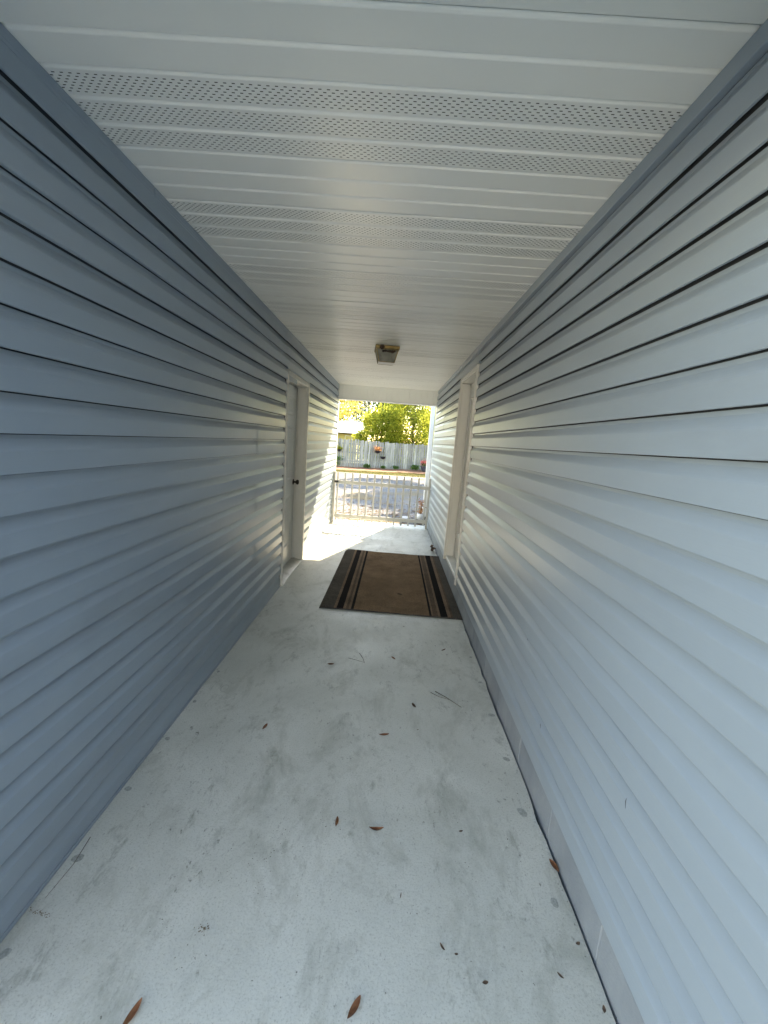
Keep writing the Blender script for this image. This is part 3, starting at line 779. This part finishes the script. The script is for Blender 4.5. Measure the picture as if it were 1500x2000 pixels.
TR = Matrix.Translation((.088, 3.545, .001)) @ Matrix.Rotation(math.radians(-.3), 4, 'Z')
rug.transform(TR)
link('carpet', rug, 'rug', rugt)
ed = MB()
border = [(i, 0) for i in range(nx + 1)] + [(nx, j) for j in range(1, nyy + 1)] + [(i, nyy) for i in range(nx - 1, -1, -1)] + [(0, j) for j in range(nyy - 1, 0, -1)]
nb_ = len(border)
for (i, j) in border:
    p = Vector(vs[j * (nx + 1) + i]); cx = Vector((0, ml / 2, 0)); ox = Vector(((1 if i == nx else -1 if i == 0 else 0), (1 if j == nyy else -1 if j == 0 else 0), 0)) * .007
    lift = max(0, p.z - .013)
    ed.v += [tuple(TR @ (p + Vector((0, 0, .0006)))), tuple(TR @ (p + ox * .6 + Vector((0, 0, -.001)))), tuple(TR @ Vector((p.x + ox.x, p.y + ox.y, .0005 + lift)))]
for k in range(nb_):
    k2 = (k + 1) % nb_
    for q in (0, 1): ed.f.append((3 * k + q, 3 * k + q + 1, 3 * k2 + q + 1, 3 * k2 + q))
part('rubber_edge', ed, 'rugedge', rugt)

# ------------------------------------------------------------------ leaves and twigs on the floor
def leaf(name, x, y, L, Wd, ang, curl, mat, label, group='dead leaves on the breezeway floor', z=.001):
    L *= 1.12; Wd *= 1.25 if L > .03 else .7; n = 8; mb = MB(); rows = 3; ca, sa = math.cos(ang), math.sin(ang)
    for i in range(n + 1):
        t = i / n; wd = Wd * (math.sin(math.pi * min(1, t * .98 + .01)) ** .8) * .5 + .0006; u = (t - .5) * L
        for s in (-1, 0, 1):
            lx = u; ly = s * wd + .12 * L * (t - .5) ** 2; lz = z + .0015 + curl * (t - .5) ** 2 * 4 * L * .3 + abs(s) * wd * .7
            mb.v.append((x + lx * ca - ly * sa, y + lx * sa + ly * ca, lz))
    for i in range(n):
        for s in (0, 1):
            a = i * 3 + s; mb.f.append((a, a + 1, a + 4, a + 3))
    o = link(name, mb.mesh(name, True), mat); return tag(o, label, 'leaf', group)
LV = [(-.309, 2.614, .040, .014, .15, .5, 'leafdry', 'brown curled leaf on floor, first in front of the doormat on the left'),
      (.113, 2.76, .040, .013, -.95, .4, 'leafdry', 'brown leaf on floor in front of the doormat centre'),
      (.489, 2.939, .042, .010, .75, .5, 'leafdark', 'small dark leaf on floor near the doormat front right corner'),
      (-.554, 1.957, .044, .012, 1.35, .3, 'leafdry', 'slim brown leaf standing alone on the left half of the floor'),
      (.233, 2.234, .040, .013, -1.15, .5, 'leafdark', 'dark crumpled leaf on floor just left of the forked twig'),
      (.066, 1.967, .048, .013, .22, .4, 'leafdry', 'brown leaf in mid floor, below the dark crumpled one'),
      (-.111, 1.446, .040, .009, 1.55, .2, 'leafdry', 'thin upright brown leaf left of the larger curved leaf'),
      (.047, 1.425, .052, .011, .06, .6, 'leafdry', 'long curved reddish leaf lying crosswise in mid floor'),
      (.384, 1.448, .016, .010, .3, .4, 'leafdark', 'tiny dark leaf scrap right of the curved reddish leaf'),
      (-.562, .842, .060, .013, 1.30, .3, 'leafdry', 'brown leaf cut by the bottom edge on the left'),
      (.010, .893, .052, .013, 1.02, .3, 'leafdry', 'reddish leaf near the bottom edge at centre'),
      (.379, .972, .016, .012, .2, .5, 'leafdark', 'small dark triangular leaf scrap low on the right side'),
      (.606, 1.004, .018, .008, -.8, .5, 'leafdark', 'small curled leaf scrap closest to the right foundation'),
      (.264, 1.050, .020, .008, -1.0, .6, 'leafdark', 'curled dark leaf scrap above the small triangular one'),
      (.305, 1.035, .010, .008, .1, .6, 'leafdark', 'tiny dark scrap beside the curled dark leaf scrap'),
      (.14, 1.19, .016, .003, 1.4, .2, 'leafdark', 'thin dark stalk scrap low in mid floor')]
LV += [(.712, 1.335, .045, .016, 1.9, .5, 'leafdry', 'brown leaf caught in the crack along the right foundation'),
       (.695, 1.09, .014, .012, .4, .8, 'leafdark', 'dark scrap in the crack, middle one of three near the bottom right'),
       (.700, .935, .016, .012, 1.2, .8, 'leafdark', 'dark scrap in the crack lowest at the bottom right'),
       (.245, 2.03, .010, .006, .8, .5, 'leafdark', 'tiny dark scrap right of the brown leaf in mid floor'),
       (.20, 3.30, .014, .007, .2, .5, 'leafdark', 'tiny dark scrap just in front of the doormat')]
for a in LV: leaf('dry_leaf', *a)
M['scuff'] = surf('dark scuff', (0.07, 0.08, 0.10), rough=.7)
for y_, z_, l_ in ((1.62, .36, .022), (1.02, .565, .030), (1.9, .62, .008), (2.4, 1.55, .006)):
    part('scuff_mark', MB().tube([(B - .0207, y_, z_), (B - .0209, y_ + .004, z_ + l_ * .6), (B - .0206, y_ + .003, z_ + l_)], [.0004, .0011, .0003], 5), 'scuff', right)
leaf('dry_leaf', .174, 4.02, .06, .014, -.5, .3, 'leafdark', 'dark dry leaf lying on the doormat', z=.010)
def twig(pts, r, label):
    o = link('twig', MB().tube([(p[0], p[1], .003 + p[2]) for p in pts], [r, r * .8, r * .5][:len(pts)] + [r * .5] * max(0, len(pts) - 3), 5).mesh('twig', True), 'twig')
    return tag(o, label, 'twig', 'twigs on the breezeway floor')
twig([(.375, 2.40, 0), (.44, 2.335, .004), (.515, 2.258, 0)], .0026, 'straight grey twig on the right side of the floor')
twig([(.345, 2.385, 0), (.39, 2.345, .002), (.45, 2.325, 0)], .0018, 'thin twig touching the straight grey twig')
twig([(-.13, 2.80, 0), (-.10, 2.73, .003), (-.085, 2.67, 0)], .0016, 'small hooked twig in front of the doormat')
twig([(-.20, 2.72, 0), (-.15, 2.70, .002), (-.09, 2.68, 0)], .0010, 'hair-thin stem beside the small hooked twig')
twig([(-1.00, 1.30, 0), (-.985, 1.20, .004), (-.995, 1.09, 0)], .0012, 'thin grass stem along the left wall base')
cl = thing('leaf_clump', (.70, 5.87, 0), 'dark clump of dead leaves by the right wall past the door', 'debris')
for k in range(7):
    o = leaf('leaf', .69 + rnd.uniform(-.035, .02), 5.87 + rnd.uniform(-.06, .06), .07, .035, rnd.uniform(0, 6), .8, 'leafdark', 'x', z=.002 + .010 * k)
    for q in ('label', 'category', 'group'): del o[q]
    o.parent = cl; o.matrix_parent_inverse = WORLD[cl.name].inverted()

# ------------------------------------------------------------------ foliage helpers
def leaves_mesh(centres, n_each, spread, size, flat=.5, droop=0.0):
    mb = MB()
    for (c, rad) in centres:
        for _ in range(n_each):
            d = Vector((rnd.gauss(0, 1), rnd.gauss(0, 1), rnd.gauss(0, 1) * flat)) * rad * spread
            p = Vector(c) + d
            s = size * rnd.uniform(.6, 1.4)
            n = Vector((rnd.uniform(-1, 1), rnd.uniform(-1, 1), rnd.uniform(-.2, 1))).normalized()
            t = n.orthogonal().normalized(); t.rotate(Quaternion(n, rnd.uniform(0, 6.28))); b = n.cross(t)
            mb.add([p - t * s, p - b * s * .42 + n * s * .12, p + t * s, p + b * s * .42 + n * s * .12], [(0, 1, 2, 3)])
    return mb
def tree(x, y, h, trunk_r, crown_r, crown_z, mat, label, nclump=60, nleaf=90, leafsize=.10, name='broadleaf_tree', group='trees beyond the fence', squash=.8, low=0.0, lean=0.0, back=0.0):
    z0 = zground(y)
    t = thing(name, (x, y, z0), label, 'tree', group)
    tr = MB(); top = Vector((x + lean, y, z0 + h * .9))
    pts = [Vector((x, y, z0 - .05)) + (top - Vector((x, y, z0))) * f + Vector((rnd.uniform(-.08, .08), rnd.uniform(-.08, .08), 0)) * (f > 0) for f in (0, .25, .5, .75, 1)]
    tr.tube(pts, [trunk_r * 1.25, trunk_r, trunk_r * .75, trunk_r * .5, trunk_r * .15], 9)
    cs = []
    for i in range(nclump):
        th = rnd.uniform(0, 6.283); rr = crown_r * math.sqrt(rnd.uniform(.05, 1)); zz = rnd.uniform(-1, 1)
        k = math.sqrt(max(.05, 1 - zz * zz * .8))
        c = Vector((x + lean * .6 + rr * k * math.cos(th), y + back + rr * k * math.sin(th), z0 + crown_z + zz * crown_r * squash + low))
        cs.append((c, rnd.uniform(.7, 1.2)))
        if i % 4 == 0:
            f = min(.95, max(.2, (c.z - z0) / (h * .9) - .18)); s = Vector((x, y, z0)) + (top - Vector((x, y, z0))) * f
            tr.tube([s, s.lerp(c, .5) + Vector((0, 0, .15)), c], [trunk_r * .32, trunk_r * .2, trunk_r * .06], 5)
    part('trunk', tr, 'bark', t, True)
    part('crown', leaves_mesh(cs, nleaf, crown_r * .15, leafsize, .8), mat, t)
    return t

# ------------------------------------------------------------------ fence
FA, FB = Vector((-3.4, 26.9)), Vector((2.2, 28.5))
fd = (FB - FA).normalized(); fnv = Vector((-fd.y, fd.x))
fence = thing('picket_fence', (-.6, 27.7, -.3), 'weathered grey wooden privacy fence across the far side of the driveway', 'fence')
s = -9.0
while s < 15.5:
    wd = .128 + rnd.uniform(-.008, .006); p = FA + fd * s; htop = 1.46 + rnd.uniform(-.05, .04); off = rnd.uniform(-.006, .006)
    mb = MB(); lean = rnd.uniform(-.012, .012)
    o = [(0, 0), (wd, 0), (wd, htop + .3 - .03), (wd * .75, htop + .3), (wd * .25, htop + .3), (0, htop + .3 - .03)]
    for dn in (0, .018):
        for u, z in o:
            q = FA + fd * (s + u + lean * z) + fnv * (dn + off); mb.v.append((q.x, q.y, z - .3))
    mb.f += [(0, 1, 2, 3, 4, 5), (11, 10, 9, 8, 7, 6)] + [((k + 1) % 6, k, k + 6, (k + 1) % 6 + 6) for k in range(6)]
    part('fence_board', mb, 'fence', fence)
    s += wd + .012 + (rnd.uniform(0, .02))
for z in (.05, .6, 1.15):
    mb = MB(); a0 = FA + fd * -9 + fnv * .026; a1 = FA + fd * 15.5 + fnv * .026
    for q, dn in ((a0, 0), (a1, 0), (a1, .04), (a0, .04)):
        qq = q + fnv * dn; mb.v += [(qq.x, qq.y, z), (qq.x, qq.y, z + .09)]
    mb.f += [(0, 2, 3, 1), (2, 4, 5, 3), (4, 6, 7, 5), (6, 0, 1, 7), (1, 3, 5, 7), (0, 6, 4, 2)]
    part('fence_rail', mb, 'fence', fence)
for s in lin(-8.9, 15.3, 11):
    q = FA + fd * s + fnv * .12
    part('fence_post', MB().box(q.x - .045, q.x + .045, q.y - .045, q.y + .045, -.35, 1.5), 'fence', fence)

# hanging baskets and pots
def plant_bits(c, n, r, size, mat, parent, name='foliage', flat=.7):
    o = part(name, leaves_mesh([(Vector(c), 1.0)], n, r, size, flat), mat, parent); o['kind'] = 'stuff'; return o
def basket(x, z, r, label, plant=None, mat=None):
    q_y = 27.86 + (x + .05) * .286 - .30
    t = thing('hanging_basket', (x, q_y, z), label, 'planter', 'hanging baskets on the fence')
    part('bowl', MB().lathe([(0, -r * .85), (r * .45, -r * .78), (r * .8, -r * .45), (r, 0), (r * 1.04, .01), (r * .94, .01), (r * .9, -.03), (0, -.04)], (x, q_y, z), 18), 'basket', t, True)
    hz = z + .42
    for k in range(3):
        a = 2.1 * k + .4
        part('chain', MB().tube([(x + r * math.cos(a), q_y + r * math.sin(a), z), (x, q_y, hz)], .006, 4), 'blackmetal', t)
    part('bracket', MB().tube([(x, q_y, hz), (x, q_y + .06, hz + .05), (x, q_y + .36, hz + .03)], .009, 5), 'blackmetal', t)
    if plant: plant_bits((x, q_y, z + r * .55), 220, r * .5, .055, mat, t, plant)
    return t
basket(-3.36, .79, .15, 'hanging basket with bright green fern at the left end of the fence', 'fern', 'leafyellow')
basket(-.975, .865, .20, 'upper dark hanging basket with orange flowers on the fence', 'flowers', 'flowerorange')
basket(-.605, .51, .19, 'lower dark hanging basket without flowers on the fence')
pt = thing('flower_pot', (2.15, 27.5, -.28), 'blue-grey pot of pink red flowers standing before the fence on the right', 'planter')
part('pot', MB().lathe([(0, .012), (.17, .012), (.22, .12), (.25, .33), (.27, .35), (.24, .35), (.23, .31), (0, .30)], (2.15, 27.5, -.26), 18), 'potgrey', pt, True)
plant_bits((2.12, 27.5, .22), 160, .11, .05, 'leafgreen', pt, 'leaves'); plant_bits((2.08, 27.46, .32), 130, .13, .05, 'flowerred', pt, 'flowers')
for x, rr, hh, lab, m_ in ((1.55, .2, .2, 'small leafy green plant left of the flower pot', 'leafgreen'), (.25, .14, .10, 'low dark green plant at the fence foot right of centre', 'leafgreen'),
                          (-1.6, .18, .10, 'low weeds at the fence foot left of the baskets', 'leafgreen'), (-3.55, .28, .42, 'green vine climbing the left end of the fence', 'leafgreen'),
                          (-.55, .12, .08, 'small weed tuft at the fence foot under the lower basket', 'leafgreen')):
    y_ = 27.86 + (x + .05) * .286 - .35
    p_ = thing('shrub', (x, y_, -.26), lab, 'plant', 'plants along the fence foot')
    part('foliage', leaves_mesh([(Vector((x + rnd.uniform(-rr, rr), y_ + rnd.uniform(-.1, .1), -.22 + hh * rnd.uniform(.3, 1.4))), 1.0) for _ in range(10)], 34, rr * .42, .055), m_, p_)
    part('stem', MB().tube([(x, y_, -.28), (x + .02, y_, -.1), (x, y_, .0)], .008, 5), 'bark', p_)

# small planter with rusty plant outside the gate
zg = zground(9.08)
pl = thing('planter', (.69, 9.06, zg), 'small white planter with rusty leaved plant just outside the gate', 'planter')
part('pot', MB().lathe([(0, .004), (.055, .004), (.075, .03), (.082, .09), (.07, .13), (.055, .135), (.05, .11), (0, .10)], (.70, 9.10, zg), 16), 'potwhite', pl, True)
part('foliage', leaves_mesh([(Vector((.715 + rnd.uniform(-.05, .05), 9.1 + rnd.uniform(-.04, .04), zg + .16 + .05 * k)), 1.0) for k in range(6)], 26, .035, .022), 'leafrust', pl)
part('stem', MB().tube([(.70, 9.1, zg + .1), (.71, 9.1, zg + .25), (.73, 9.1, zg + .42)], .004, 5), 'bark', pl)
o = link('twig', MB().tube([(.40, 9.2, zg + .01), (.47, 9.15, zg + .03), (.56, 9.1, zg + .10), (.66, 9.08, zg + .13)], [.005, .005, .004, .002], 5).mesh('twig', True), 'twig')
tag(o, 'bare twig leaning beside the white planter outside the gate', 'twig')
o = link('paver', MB().box(.31, .44, 9.0, 9.3, zg - .02, zg + .028, .005).mesh('paver'), 'paver'); tag(o, 'small grey paving stone outside the gate', 'paver')

# fallen litter outside: one scattered layer
lm = MB()
for _ in range(2600):
    y = 7.95 + abs(rnd.gauss(0, 1.9)); x = rnd.uniform(-2.6, 2.6) + rnd.gauss(0, .6)
    if y > 22: continue
    s = rnd.uniform(.02, .05); a = rnd.uniform(0, 6.28); z = zground(y) + .010 + rnd.uniform(0, .012)
    ca, sa = math.cos(a) * s, math.sin(a) * s
    lm.add([(x - ca, y - sa, z), (x + sa * .4, y - ca * .4, z + .006), (x + ca, y + sa, z), (x - sa * .4, y + ca * .4, z + .008)], [(0, 1, 2, 3)])
o = link('leaf_litter', lm.mesh('leaf_litter'), leaf_mat('tan leaf litter', (0.09, 0.05, 0.02), (0.19, 0.13, 0.065), .15)); tag(o, 'tan fallen leaves scattered over the driveway near the gate', 'leaf litter', kind='stuff')

# grass verge blades
gm = MB()
for _ in range(9000):
    x = rnd.uniform(-5.5, 4.5); e0 = 22.8 + .06 * x; e1 = 24.6 + .32 * x
    if e1 <= e0: continue
    y = rnd.uniform(e0 + .05, e1 + .2); s = rnd.uniform(.04, .10); a = rnd.uniform(0, 6.28); z = zground(y)
    gm.add([(x - .012 * math.cos(a), y - .012 * math.sin(a), z), (x + .012 * math.cos(a), y + .012 * math.sin(a), z), (x + rnd.uniform(-.03, .03), y + rnd.uniform(-.03, .03), z + s)], [(0, 1, 2)])
o = link('grass_verge', gm.mesh('grass_verge'), leaf_mat('verge grass', (0.07, 0.08, 0.025), (0.15, 0.13, 0.06), .3)); tag(o, 'yellow green grass strip between driveway and pine straw', 'grass', kind='stuff')

# ------------------------------------------------------------------ house behind
hs = thing('shed', (-6.2, 39, -.3), 'cream yellow outbuilding with a white metal roof behind the fence', 'building')
part('wall', MB().box(-10.5, -3.35, 38.6, 43, -.3, 2.02), 'yellowwall', hs)
rfm = MB(); rfm.add([(-11, 38.1, 2.02), (-3.02, 38.1, 2.02), (-2.78, 41.2, 3.14), (-11.2, 41.2, 3.14), (-11, 44, 2.02), (-3.02, 44, 2.02),
                     (-11, 38.1, 1.92), (-3.02, 38.1, 1.92), (-3.02, 44, 1.92), (-11, 44, 1.92)],
                    [(0, 1, 2, 3), (3, 2, 5, 4), (6, 7, 1, 0), (1, 7, 8, 5, 2), (9, 6, 0, 3, 4), (6, 9, 8, 7)])
part('roof', rfm, 'roofmetal', hs)
part('fascia', MB().box(-11.02, -3.0, 38.06, 38.095, 1.90, 2.0), 'bark', hs)
part('corner_board', MB().box(-3.44, -3.34, 38.55, 38.598, -.3, 1.9), 'bark', hs)
wd_ = part('window', MB().box(-4.42, -3.78, 38.57, 38.598, .7, 1.78), 'white', hs)
part('pane', MB().box(-4.37, -3.83, 38.56, 38.5695, .75, 1.73), M['yellowwall'], wd_)

# ------------------------------------------------------------------ trees
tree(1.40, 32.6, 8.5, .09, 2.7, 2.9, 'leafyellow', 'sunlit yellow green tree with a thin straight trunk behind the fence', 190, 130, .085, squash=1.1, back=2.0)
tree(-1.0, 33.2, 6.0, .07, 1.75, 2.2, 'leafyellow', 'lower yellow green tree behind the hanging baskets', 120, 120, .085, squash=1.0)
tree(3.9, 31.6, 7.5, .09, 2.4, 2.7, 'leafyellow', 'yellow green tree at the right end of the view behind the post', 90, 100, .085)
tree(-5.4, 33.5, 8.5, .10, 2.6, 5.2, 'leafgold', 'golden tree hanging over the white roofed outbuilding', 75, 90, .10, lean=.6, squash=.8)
tree(-3.6, 56, 13, .16, 2.6, 6.6, 'leafblue', 'hazy blue green pine in the gap above the roof', 75, 80, .16, name='pine_tree', squash=1.2)
tree(-.6, 50, 11, .14, 2.0, 6.0, 'leafgreen', 'mid green tree crown showing over the yellow tree', 70, 90, .15)
tree(-8.0, 58, 13, .16, 3.0, 6.5, 'leafblue', 'blue green pine behind the golden tree', 60, 70, .16, name='pine_tree', squash=1.2)
tree(4.2, 47, 12, .15, 3.4, 6.2, 'leafgreen', 'tall green tree behind the sunlit tree at right', 80, 90, .15)
tree(-9.5, 34, 9, .12, 3.0, 4.6, 'leafgreen', 'green tree beyond the left end of the fence', 60, 80, .12)
tree(8.5, 34, 9, .12, 3.2, 4.4, 'leafyellow', 'yellow green tree beyond the right end of the fence', 60, 80, .12)
# trees that shade the driveway: high crowns leaning over it from the right
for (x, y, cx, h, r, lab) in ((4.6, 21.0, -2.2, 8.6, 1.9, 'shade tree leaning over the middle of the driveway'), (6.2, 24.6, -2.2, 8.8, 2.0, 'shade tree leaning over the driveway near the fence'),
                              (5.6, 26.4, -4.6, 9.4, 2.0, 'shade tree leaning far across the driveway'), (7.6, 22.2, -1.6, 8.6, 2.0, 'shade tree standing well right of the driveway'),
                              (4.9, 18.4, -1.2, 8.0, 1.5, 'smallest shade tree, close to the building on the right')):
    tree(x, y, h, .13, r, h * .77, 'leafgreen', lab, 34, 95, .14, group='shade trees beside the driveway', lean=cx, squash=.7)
